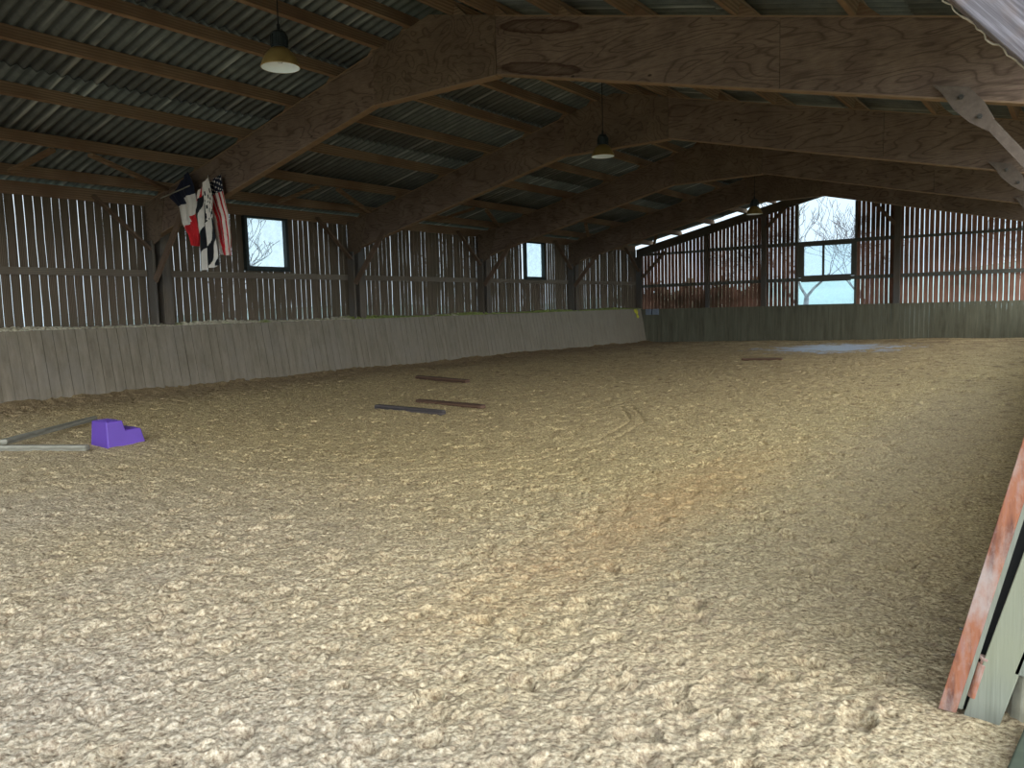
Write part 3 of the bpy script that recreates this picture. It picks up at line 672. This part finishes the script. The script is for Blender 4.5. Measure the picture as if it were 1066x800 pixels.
# windows of the left wall
def left_window(i, w, lab):
    y0, y1, z0, z1 = w; f = MB(); t = .085; x0, x1 = -16.80, -16.66
    f.box((x0, y0, z0), (x1, y1, z0+t)); f.box((x0, y0, z1-t*.6), (x1, y1, z1)); f.box((x0, y0, z0+t), (x1, y0+t, z1-t*.6)); f.box((x0, y1-t, z0+t), (x1, y1, z1-t*.6))
    f.box((x0, y0-.02, z0-.03), (x1+.05, y1+.02, z0))
    o = struct(f.build('window_%d' % i, M['wframe'], bevel=.006), lab)
    p = MB(); p.box((-16.775, y0+t, z0+t), (-16.765, y1-t, z1-t*.6)); q = p.build('pane', M['pane'], o)
left_window(1, W1, 'dark framed window beside the flags'); left_window(2, W2, 'dark framed window near the far end')
# opening, double window and pane in the gable
f = MB(); xa, xb = -9.5, -7.2
f.box((xa, YF-.02, 1.40), (xa+.07, YF+.10, 5.42)); f.box((xb-.07, YF-.02, 1.40), (xb, YF+.10, 5.42)); f.box((xa+.07, YF-.02, 1.38), (xb-.07, YF+.10, 1.43))
f.box((xa+.07, YF+.0, 2.53), (xa+.30, YF+.08, 3.83)); f.box((xb-.20, YF+.0, 2.53), (xb-.07, YF+.08, 3.83)); f.box((-8.49, YF-.01, 2.53), (-8.41, YF+.07, 3.83))
f.box((xa+.3, YF+.0, 2.53), (xb-.2, YF+.07, 2.60)); f.box((xa+.3, YF+.0, 3.77), (xb-.2, YF+.07, 3.83))
o = struct(f.build('window_3', M['far_rail']), 'tall gable opening with a double window')
for a, bb, z0, z1 in ((-9.2, -8.49, 2.60, 3.77), (-8.41, -7.4, 2.60, 3.77), (-9.43, -7.27, 1.43, 2.34)):
    p = MB(); p.box((a, YF+.03, z0), (bb, YF+.038, z1)); p.build('pane', M['pane'], o)

# ------------------------------------------------------------------ gate edge and jamb at the right foreground
KX0, KX1 = -.40, -.118
def lx(dx, z): return KX0+dx+(KX1+.04-KX0)*z/1.42
def leanbox(mb, d0, d1, y0, y1, z0, z1):
    mb.hexa([(lx(d0, z0), y0, z0), (lx(d1, z0), y0, z0), (lx(d1, z0), y1, z0), (lx(d0, z0), y1, z0), (lx(d0, z1), y0, z1), (lx(d1, z1), y0, z1), (lx(d1, z1), y1, z1), (lx(d0, z1), y1, z1)])
g = tag(empty('gate', (KX0, 3.3, 0)), 'rusty white-painted steel gate edge leaning beside the entrance', 'gate')
mb = MB(); leanbox(mb, 0, .062, 3.3, 3.40, .0, 1.46); mb.build('gate_stile', M['rust'], g, bevel=.003)
mb = MB(); leanbox(mb, .0625, .078, 3.305, 3.38, .02, 1.46); o = mb.build('edge_strip', M['jamb'], g); o['label'] = 'pale wooden strip on the steel edge'
for z in (.21, .32, 1.25):
    b = MB(); b.tube([(lx(-.012, z), 3.35, z), (lx(.0, z), 3.35, z)], .007, 8); b.build('bolt', M['bolt'], g)
h = MB(); p0 = Vector((lx(.096, .075), 3.315, .075)); p1 = Vector((lx(.096, .215), 3.315, .215)); h.tube([p0, p1], .018, 14); h.tube([p1, p0.lerp(p1, 1.12)], .012, 10); h.tube([p0.lerp(p1, 1.12), p0.lerp(p1, 1.2)], .019, 12)
o = h.build('hinge', M['rust'], g, bevel=.002)
j = tag(empty('jamb_boards', (-.31, 3.3, 0)), 'two pale grey planks beside the rusty gate edge', 'board')
mb = MB(); mb.hexa([(-.313, 3.3, .0), (-.197, 3.3, -.015), (-.197, 3.335, -.015), (-.313, 3.335, .0), (lx(.135, 1.46), 3.3, 1.46), (lx(.255, 1.46), 3.3, 1.46), (lx(.255, 1.46), 3.335, 1.46), (lx(.135, 1.46), 3.335, 1.46)]); mb.build('plank', M['jamb'], j, bevel=.003)
mb = MB(); leanbox(mb, .074, .20, 3.36, 3.415, .0, 1.46); o = mb.build('gap_shade_board', M['cord'], j); o['label'] = 'black board added as the deep shade in the gap beside the hinge'  # black board stands in for deep shade between stile and planks
mb = MB(); mb.hexa([(-.157, 3.3, .205), (-.02, 3.3, .195), (-.02, 3.335, .195), (-.157, 3.335, .205), (lx(.26, 1.46), 3.3, 1.46), (lx(.40, 1.46), 3.3, 1.46), (lx(.40, 1.46), 3.335, 1.46), (lx(.26, 1.46), 3.335, 1.46)]); mb.build('plank', M['jamb'], j, bevel=.003)
mb = MB(); mb.lathe([(.135, -.2), (.135, -.02), (.13, .0), (.122, .17), (.112, .195)], 20, (-.06, 3.46, 0), True)
tag(mb.build('concrete_footing', M['concrete'], None, (-.06, 3.46, -.2), bevel=.004), 'round pale concrete footing under the pale planks', 'footing')
mb = MB(); mb.hexa([(-.165, 2.84, -.03), (.3, 2.9, -.03), (.3, 3.35, -.03), (-.06, 3.30, -.03), (-.165, 2.84, .05), (.3, 2.9, .05), (.3, 3.35, .05), (-.06, 3.30, .05)])
mb = MB(); mb.bar((-.135, 2.70, .03), (-.075, 3.30, .03), .05, .10); mb.box((-.10, 2.72, -.02), (.2, 3.2, .06))
tag(mb.build('rubber_mat', M['rubber_green'], None, (-.1, 3.0, 0), bevel=.008), 'dark green mat edge in the bottom right corner', 'mat')

# ------------------------------------------------------------------ lamps
def lamp(x, y, z, label):
    r = tag(empty('pendant_lamp', (x, y, z)), label, 'lamp', 'pendant lamps under the ridge')
    s = MB(); s.lathe([(.240, 0), (.243, .008), (.240, .016), (.228, .05), (.205, .105), (.170, .165), (.125, .215), (.095, .235)], 40, (x, y, z)); sh = s.build('lamp_shade', M['shade'], r, smooth=True, solid=.003)
    i = MB(); i.lathe([(.236, .002), (.222, .05), (.198, .105), (.163, .160), (.118, .207), (.06, .225), (.002, .227)], 40, (x, y, z)); i.build('reflector', M['reflector'], r, smooth=True)
    b = MB(); b.lathe([(.004, .055), (.03, .062), (.045, .085), (.045, .11), (.03, .15), (.02, .19), (.02, .222)], 20, (x, y, z)); b.build('bulb', M['bulb'], r, smooth=True)
    h = MB(); h.lathe([(.092, .235), (.098, .245), (.098, .40), (.085, .43), (.04, .45)], 24, (x, y, z), True)
    for k in range(12):
        t = k*math.pi/6; h.bar((x+.10*math.cos(t), y+.10*math.sin(t), z+.26), (x+.10*math.cos(t), y+.10*math.sin(t), z+.39), .012, .02, (math.cos(t), math.sin(t), 0))
    h.build('housing', M['metal_dark'], r)
    br = MB(); br.bar((x-.125, y, z+.22), (x-.125, y, z+.36), .02, .006, (0,1,0)); br.bar((x+.125, y, z+.22), (x+.125, y, z+.36), .02, .006, (0,1,0))
    br.tube([(x-.125, y, z+.36), (x-.06, y, z+.455), (x, y, z+.475), (x+.06, y, z+.455), (x+.125, y, z+.36)], .006, 6); br.build('bracket', M['metal_dark'], r)
    c = MB(); zt = ZT+.2-.02; c.tube([(x, y, z+.44), (x+.004, y, z+.9), (x, y, zt)], .008, 6); c.tube([(x, y, z+.46), (x, y, z+.53)], .02, 8); c.build('cord', M['cord'], r)
lamp(XR-.02, 6.55, 4.70, 'nearest brass-coloured pendant lamp with a shiny reflector, top left')
lamp(XR+.02, 14.70, 4.72, 'middle pendant lamp hanging before the second roof frame')
lamp(XR+.02, 24.10, 4.28, 'farthest small pendant lamp hanging before the gable')

# ------------------------------------------------------------------ flags
def cloth(name, rows, nu, fold, yb, matf, mats, label, parent=None, phase=0.0):
    # rows: (z_left, x_left, z_right, x_right) down the cloth; folds push the cloth to and fro
    mb = MB(); nv = 110; nu *= 2; k = 0; pts = []
    for j in range(nv+1):
        t = j/nv*(len(rows)-1); a = min(int(t), len(rows)-2); f = t-a; f = f*f*(3-2*f)
        r0 = [rows[a][q]*(1-f)+rows[a+1][q]*f for q in range(4)]
        for i in range(nu+1):
            u = i/nu; x = r0[1]*(1-u)+r0[3]*u; z = r0[0]*(1-u)+r0[2]*u
            y = yb + fold*(.7*math.sin(u*14+phase+2.2*j/nv)+.3*math.sin(u*31+phase*2+4*j/nv)) * (.45+.55*j/nv)
            pts.append((x+.25*fold*math.sin(9*j/nv+phase), y, z))
    mb.v = pts
    for j in range(nv):
        for i in range(nu):
            a = j*(nu+1)+i; mb.f.append((a, a+1, a+nu+2, a+nu+1)); mb.mi.append(matf((i+.5)/nu, (j+.5)/nv))
    return mb.build(name, mats, parent, smooth=True, solid=.004)
# French tricolour, hanging off a short pole
r = tag(empty('flag', (-14.9, 9.2, 4.15)), 'blue, white and red flag drooping from a short pole at the first frame', 'flag', 'flags hung at the first frame')
cloth('cloth', [(4.30, -14.95, 4.52, -14.66), (4.10, -15.42, 4.25, -14.50), (3.85, -15.05, 3.9, -14.42), (3.52, -14.98, 3.65, -14.48), (3.28, -14.80, 3.4, -14.35), (3.05, -14.66, 3.02, -14.42)],
      40, .05, 9.16, lambda u, v: 0 if v < .36+(.62 if u > .62 and v < .3 else 0)+(.0 if u < .5 else .06) and not (u > .5 and v > .30) else (1 if v < .68-.12*(u > .7) else 2), [M['navy'], M['white_cloth'], M['red_cloth']], '', r, .4)
mb = MB(); mb.tube([(-15.55, 9.08, 4.08), (-14.5, 9.10, 4.22)], .013, 8); o = mb.build('pole', M['pole'], r); o['label'] = 'short white flag pole'
# striped flag with stars behind
r = tag(empty('flag', (-14.0, 9.25, 4.2)), 'red and white striped flag with a starry dark corner, hanging behind the black-striped flag', 'flag', 'flags hung at the first frame')
def usf(u, v):
    if v < .26 and .32 < u: return 0 if (int(u*26)+int(v*44)) % 3 or (int(u*26) % 2) else 1
    return 1 if int((u*13+v*1.2)) % 2 else 2
cloth('cloth', [(4.16, -14.32, 4.36, -13.70), (3.95, -14.25, 4.05, -13.62), (3.5, -14.0, 3.6, -13.48), (3.1, -13.95, 3.1, -13.44), (2.82, -13.8, 2.78, -13.48)],
      52, .05, 9.25, usf, [M['navy'], M['white_cloth'], M['red_cloth']], '', r, 1.1)
# black and white striped flag
r = tag(empty('flag', (-14.1, 9.1, 4.2)), 'black and white striped flag, the longest of the hanging flags', 'flag', 'flags hung at the first frame')
def bzh(u, v):
    if v < .12: return 2 if u < .5 and int(u*9+v*8) % 2 else 0
    if u > .6 and v < .45: return 1 if (int(u*26)+3*int(v*26)) % 5 == 0 else 0
    return int(u*2.6+v*4.6+(.3 if u > .5 else 0)) % 2
cloth('cloth', [(4.02, -14.26, 4.34, -13.82), (3.72, -14.30, 3.9, -13.66), (3.35, -14.26, 3.5, -13.72), (2.95, -14.20, 3.0, -13.66), (2.52, -14.18, 2.60, -13.62)],
      52, .06, 9.08, bzh, [M['white_cloth'], M['black_cloth'], M['red_cloth']], '', r, 2.3)

# ------------------------------------------------------------------ things on the sand
r = tag(empty('mounting_block', (-9.95, 4.78, gz(-9.95, 5.0)-.03)), 'purple plastic two-step mounting block beside the grey poles', 'mounting block')
mb = MB(); zb = r.location.z
prof = [(4.775, 0), (4.79, .345), (4.995, .345), (5.025, .215), (5.17, .225), (5.225, .215), (5.27, 0)]
n = len(prof); va = [(-9.765, y_, zb+z_) for y_, z_ in prof]; vb = [(-10.21+z_*.12, y_, zb+z_) for y_, z_ in prof]; va = [(x_-max(0, z_-zb)*.10, y_, z_) for x_, y_, z_ in va]
mb.add(va+vb, [tuple(range(n-1, -1, -1)), tuple(range(n, 2*n))]+[(i, (i+1) % n, (i+1) % n+n, i+n) for i in range(n)])
mb.build('body', M['purple'], r, bevel=.015)
for y0, y1, zz in ((4.815, 4.975, .345), (5.055, 5.20, .222)):
    for q in range(4):
        t = MB(); yy = y0+(y1-y0)*(q+.5)/4; t.box((-10.12, yy-.012, zb+zz-.004), (-9.86, yy+.012, zb+zz+.007)); t.build('tread_rib', M['purple'], r, bevel=.003)
def pole_thing(p0, p1, w, h, mat, name, label, cat, grp=None):
    mb = MB(); mb.bar(p0, p1, w, h); o = mb.build(name, mat, None, p0, bevel=min(w, h)*.3); return tag(o, label, cat, grp)
zp = gz(-10.3, 4.25)
pole_thing((-9.78, 4.54, gz(-9.78, 4.54)+.045), (-12.4, 3.12, gz(-12.4, 3.12)+.05), .10, .075, M['pole'], 'ground_pole', 'grey pole lying flat, its end against the purple block', 'pole', 'grey poles by the purple block')
pole_thing((-12.57, 5.98, gz(-12.57, 5.98)+.05), (-10.72, 3.97, gz(-10.72, 3.97)+.12), .09, .075, M['pole'], 'ground_pole', 'grey pole slanting back towards the boards, behind the purple block', 'pole', 'grey poles by the purple block')
def plk(a, b, w, h, mat, label): 
    za, zb = gz(*a), gz(*b); pole_thing((*a, za+h*.38), (*b, zb+h*.38), w, h, mat, 'plank', label, 'plank', 'planks lying on the sand')
plk((-9.31, 8.94), (-7.79, 8.87), .12, .085, M['dark_plank'], 'dark grey plank, nearest of the planks on the sand')
plk((-9.33, 9.95), (-7.72, 9.76), .12, .07, M['brown_plank'], 'brown plank just behind the dark grey one')
plk((-12.8, 13.66), (-10.9, 13.25), .14, .085, M['brown_plank'], 'dark brown plank farthest back, nearest the left boards')
plk((-7.5, 20.95), (-6.45, 21.15), .16, .07, M['brown_plank'], 'lone brown board added for a dark hollow far out in the middle')  # added board, stands in for a dark hollow in the sand

# markers in the far left corner
for x0, lab in ((-16.18, 'left one of the two small grey boxes in the far corner'), (-15.84, 'right one of the two small grey boxes in the far corner')):
    r = tag(empty('wall_box', (x0+.14, YF-.2, 1.28)), lab, 'box', 'grey boxes on the far boards')
    mb = MB(); mb.box((x0, YF-.27, 1.14), (x0+.29, YF-.165, 1.40)); mb.build('case', M['grey_box'], r, bevel=.01)
    mb = MB(); mb.box((x0+.03, YF-.278, 1.17), (x0+.26, YF-.271, 1.37)); mb.build('lid', M['grey_box'], r, bevel=.003)
mb = MB()
def kx(z): return lean(-16.2, -16.46, z)+.012
pg = [(31.95, 1.40), (32.30, 1.40), (32.36, 1.28), (32.28, 1.18), (32.38, 1.08), (32.30, 1.0), (32.14, 1.04), (32.16, 1.2), (32.02, 1.28)]
n = len(pg); mb.add([(kx(z), y_, z) for y_, z in pg]+[(kx(z)+.012, y_, z) for y_, z in pg], [tuple(range(n)), tuple(range(2*n-1, n-1, -1))]+[(i, i+n, (i+1) % n+n, (i+1) % n) for i in range(n)])
tag(mb.build('yellow_marker', M['yellow'], None, (-16.4, 32.2, 1.2)), 'ragged yellow marker on the left boards at the far corner', 'marker')
# ------------------------------------------------------------------ outdoors
mb = MB(); mb.box((-260, -120, -.75), (140, 33.2, -.5)); mb.box((-260, 33.2, -.75), (140, 320, -.5))
struct(mb.build('ground', M['grass']), 'pasture around the arena')
mb = MB(); nn_ = 60; k = 0
for i in range(nn_+1):
    x = -220+i*330/nn_
    for j in range(8):
        t = j/7; mb.v.append((x, 70+130*t, -.6+(6.5+4.5*math.sin(x*.018+1)+1.2*math.sin(x*.06))*math.sin(t*math.pi/2)**1.4))
for i in range(nn_):
    for j in range(7):
        a = i*8+j; mb.f.append((a, a+8, a+9, a+1)); mb.mi.append(0)
struct(mb.build('hillside', M['hill'], smooth=True), 'pale hillside beyond the gable')
def bare_tree(x, y, h, seed, label, depth=6):
    R = random.Random(seed); mb = MB(); mt = MB()
    def grow(p, d, L, r, lev):
        pts = [p]; rr = [r]; q = p; dd = d
        for s_ in range(3):
            dd = (dd+Vector((R.uniform(-.22, .22), R.uniform(-.22, .22), R.uniform(-.05, .16)))).normalized(); q = q+dd*(L/3); pts.append(q); rr.append(max(.011, r*(1-.16*(s_+1))))
        (mt if lev == 0 else mb).tube(pts, rr, 6 if lev < 2 else 3)
        if lev >= depth: return
        for _ in range(3 if lev < 3 else 2):
            t = Vector((R.uniform(-1, 1), R.uniform(-1, 1), R.uniform(-.15, .8))).normalized()
            grow(pts[R.choice((2, 3, 3))], (dd*.75+t*.8).normalized(), L*R.uniform(.66, .84), rr[-1]*.66, lev+1)
    grow(Vector((x, y, -.6)), Vector((R.uniform(-.08, .08), 0, 1)), h*.26, h*.024, 0)
    r = tag(empty('bare_tree', (x, y, -.5)), label, 'tree', 'leafless trees outside')
    mt.build('trunk', M['bark'], r, smooth=True); mb.build('crown', M['bark'], r)
for (x, y, h, sd, lab) in ((-11.6, 42, 9.5, 3, 'bare branching tree in the left of the gable opening'), (-9.6, 47, 9.5, 21, 'bare tree behind, in the right of the gable opening'),
                           (-24, 15.5, 8, 5, 'bare tree outside the nearest left window'), (-27, 34, 10, 8, 'bare tree outside the farther left window'),
                           (-25, 6.5, 9, 13, 'bare tree behind the slats at the left edge'), (-16.5, 47, 9, 14, 'bare tree behind the left slats of the gable wall'), (-2.2, 46, 9, 17, 'bare tree behind the right slats of the gable wall')):
    bare_tree(x, y, h, sd, lab)
def hedge(x, y, lx_, ly_, h, seed, label):
    R = random.Random(seed); mb = MB(); nl = 2600
    for _ in range(nl):
        t = R.random(); px = x+R.uniform(-lx_/2, lx_/2); py = y+R.uniform(-ly_/2, ly_/2); pz = -.5+h*(R.random()**.7)*(1-.25*abs(math.sin(px*1.7+py*.9)))
        s_ = R.uniform(.12, .34); a = Vector((R.uniform(-1, 1), R.uniform(-1, 1), R.uniform(-1, 1))).normalized(); b = a.orthogonal().normalized(); c = a.cross(b); p = Vector((px, py, pz))
        mb.add([p-b*s_, p+c*s_*.6, p+b*s_, p-c*s_*.6], [(0, 1, 2, 3)])
    return tag(mb.build('hedge', M['leaf'], None, (x, y, -.5)), label, 'hedge')
hedge(-21.6, 14, 1.6, 38, 1.5, 4, 'scrubby hedge outside the left wall, seen through the slats')
hedge(-16.3, 37.6, 7.5, 2, 3.4, 6, 'scrubby hedge behind the left part of the gable wall')
hedge(-1.2, 42, 9.0, 2, 1.7, 7, 'scrubby hedge behind the right part of the gable wall')

# ------------------------------------------------------------------ light
w = bpy.data.worlds.new('sky'); bpy.context.scene.world = w; w.use_nodes = True; nt = w.node_tree; nt.nodes.clear()
out = nt.nodes.new('ShaderNodeOutputWorld'); bg = nt.nodes.new('ShaderNodeBackground')
tc = nt.nodes.new('ShaderNodeTexCoord')
n = N(nt, 'ShaderNodeTexNoise', i_Scale=2.2, i_Detail=5.0); nt.links.new(tc.outputs['Generated'], n.inputs[0])
col = ramp(nt, n.outputs[0], [(.35, (.62, .80, .92)), (.65, (.84, .94, 1.0))])
nt.links.new(col, bg.inputs[0])
# overcast sky, brightest where the hidden sun stands (over the right shoulder), dimmer beyond the gable
dt = N(nt, 'ShaderNodeVectorMath', operation='DOT_PRODUCT'); dt.inputs[1].default_value = Vector((.80, -.30, .52)).normalized()
nt.links.new(tc.outputs['Generated'], dt.inputs[0])
mr = N(nt, 'ShaderNodeMapRange', interpolation_type='SMOOTHSTEP'); mr.inputs[1].default_value = -.1; mr.inputs[2].default_value = 1.0; mr.inputs[3].default_value = SKY0; mr.inputs[4].default_value = SKY1
nt.links.new(dt.outputs['Value'], mr.inputs[0]); nt.links.new(mr.outputs[0], bg.inputs[1]); nt.links.new(bg.outputs[0], out.inputs[0])
sd = bpy.data.lights.new('bright_overcast', 'SUN'); sd.energy = SUN; sd.angle = math.radians(42); sd.color = (1.0, .97, .92)
so = bpy.data.objects.new('bright_overcast', sd); C.objects.link(so)
dirv = Vector((.84, -.32, .46)).normalized()          # towards the bright part of the cloud, over the right shoulder
so.rotation_euler = dirv.to_track_quat('Z', 'Y').to_euler(); so.location = (10, -10, 12)

# ------------------------------------------------------------------ camera
cam = bpy.data.cameras.new('camera'); co_ = bpy.data.objects.new('camera', cam); C.objects.link(co_)
cam.sensor_width = 36; cam.lens = 811.4*36/1066; cam.clip_start = .05; cam.clip_end = 1000
yaw, pitch, roll = .6316, -.0966, -.0275
F = Vector((-math.sin(yaw)*math.cos(pitch), math.cos(yaw)*math.cos(pitch), math.sin(pitch)))
R0 = Vector((math.cos(yaw), math.sin(yaw), 0)); U0 = R0.cross(F)
R1 = R0*math.cos(roll)+U0*math.sin(roll); U1 = -R0*math.sin(roll)+U0*math.cos(roll)
mw = Matrix((( R1.x, U1.x, -F.x, 0), (R1.y, U1.y, -F.y, 0), (R1.z, U1.z, -F.z, 1.6), (0, 0, 0, 1)))
co_.matrix_world = mw
sc = bpy.context.scene; sc.camera = co_
sc.view_settings.view_transform = 'Standard'; sc.view_settings.look = 'None'; sc.view_settings.exposure = 0; sc.view_settings.gamma = 1
sc.view_settings.use_curve_mapping = False
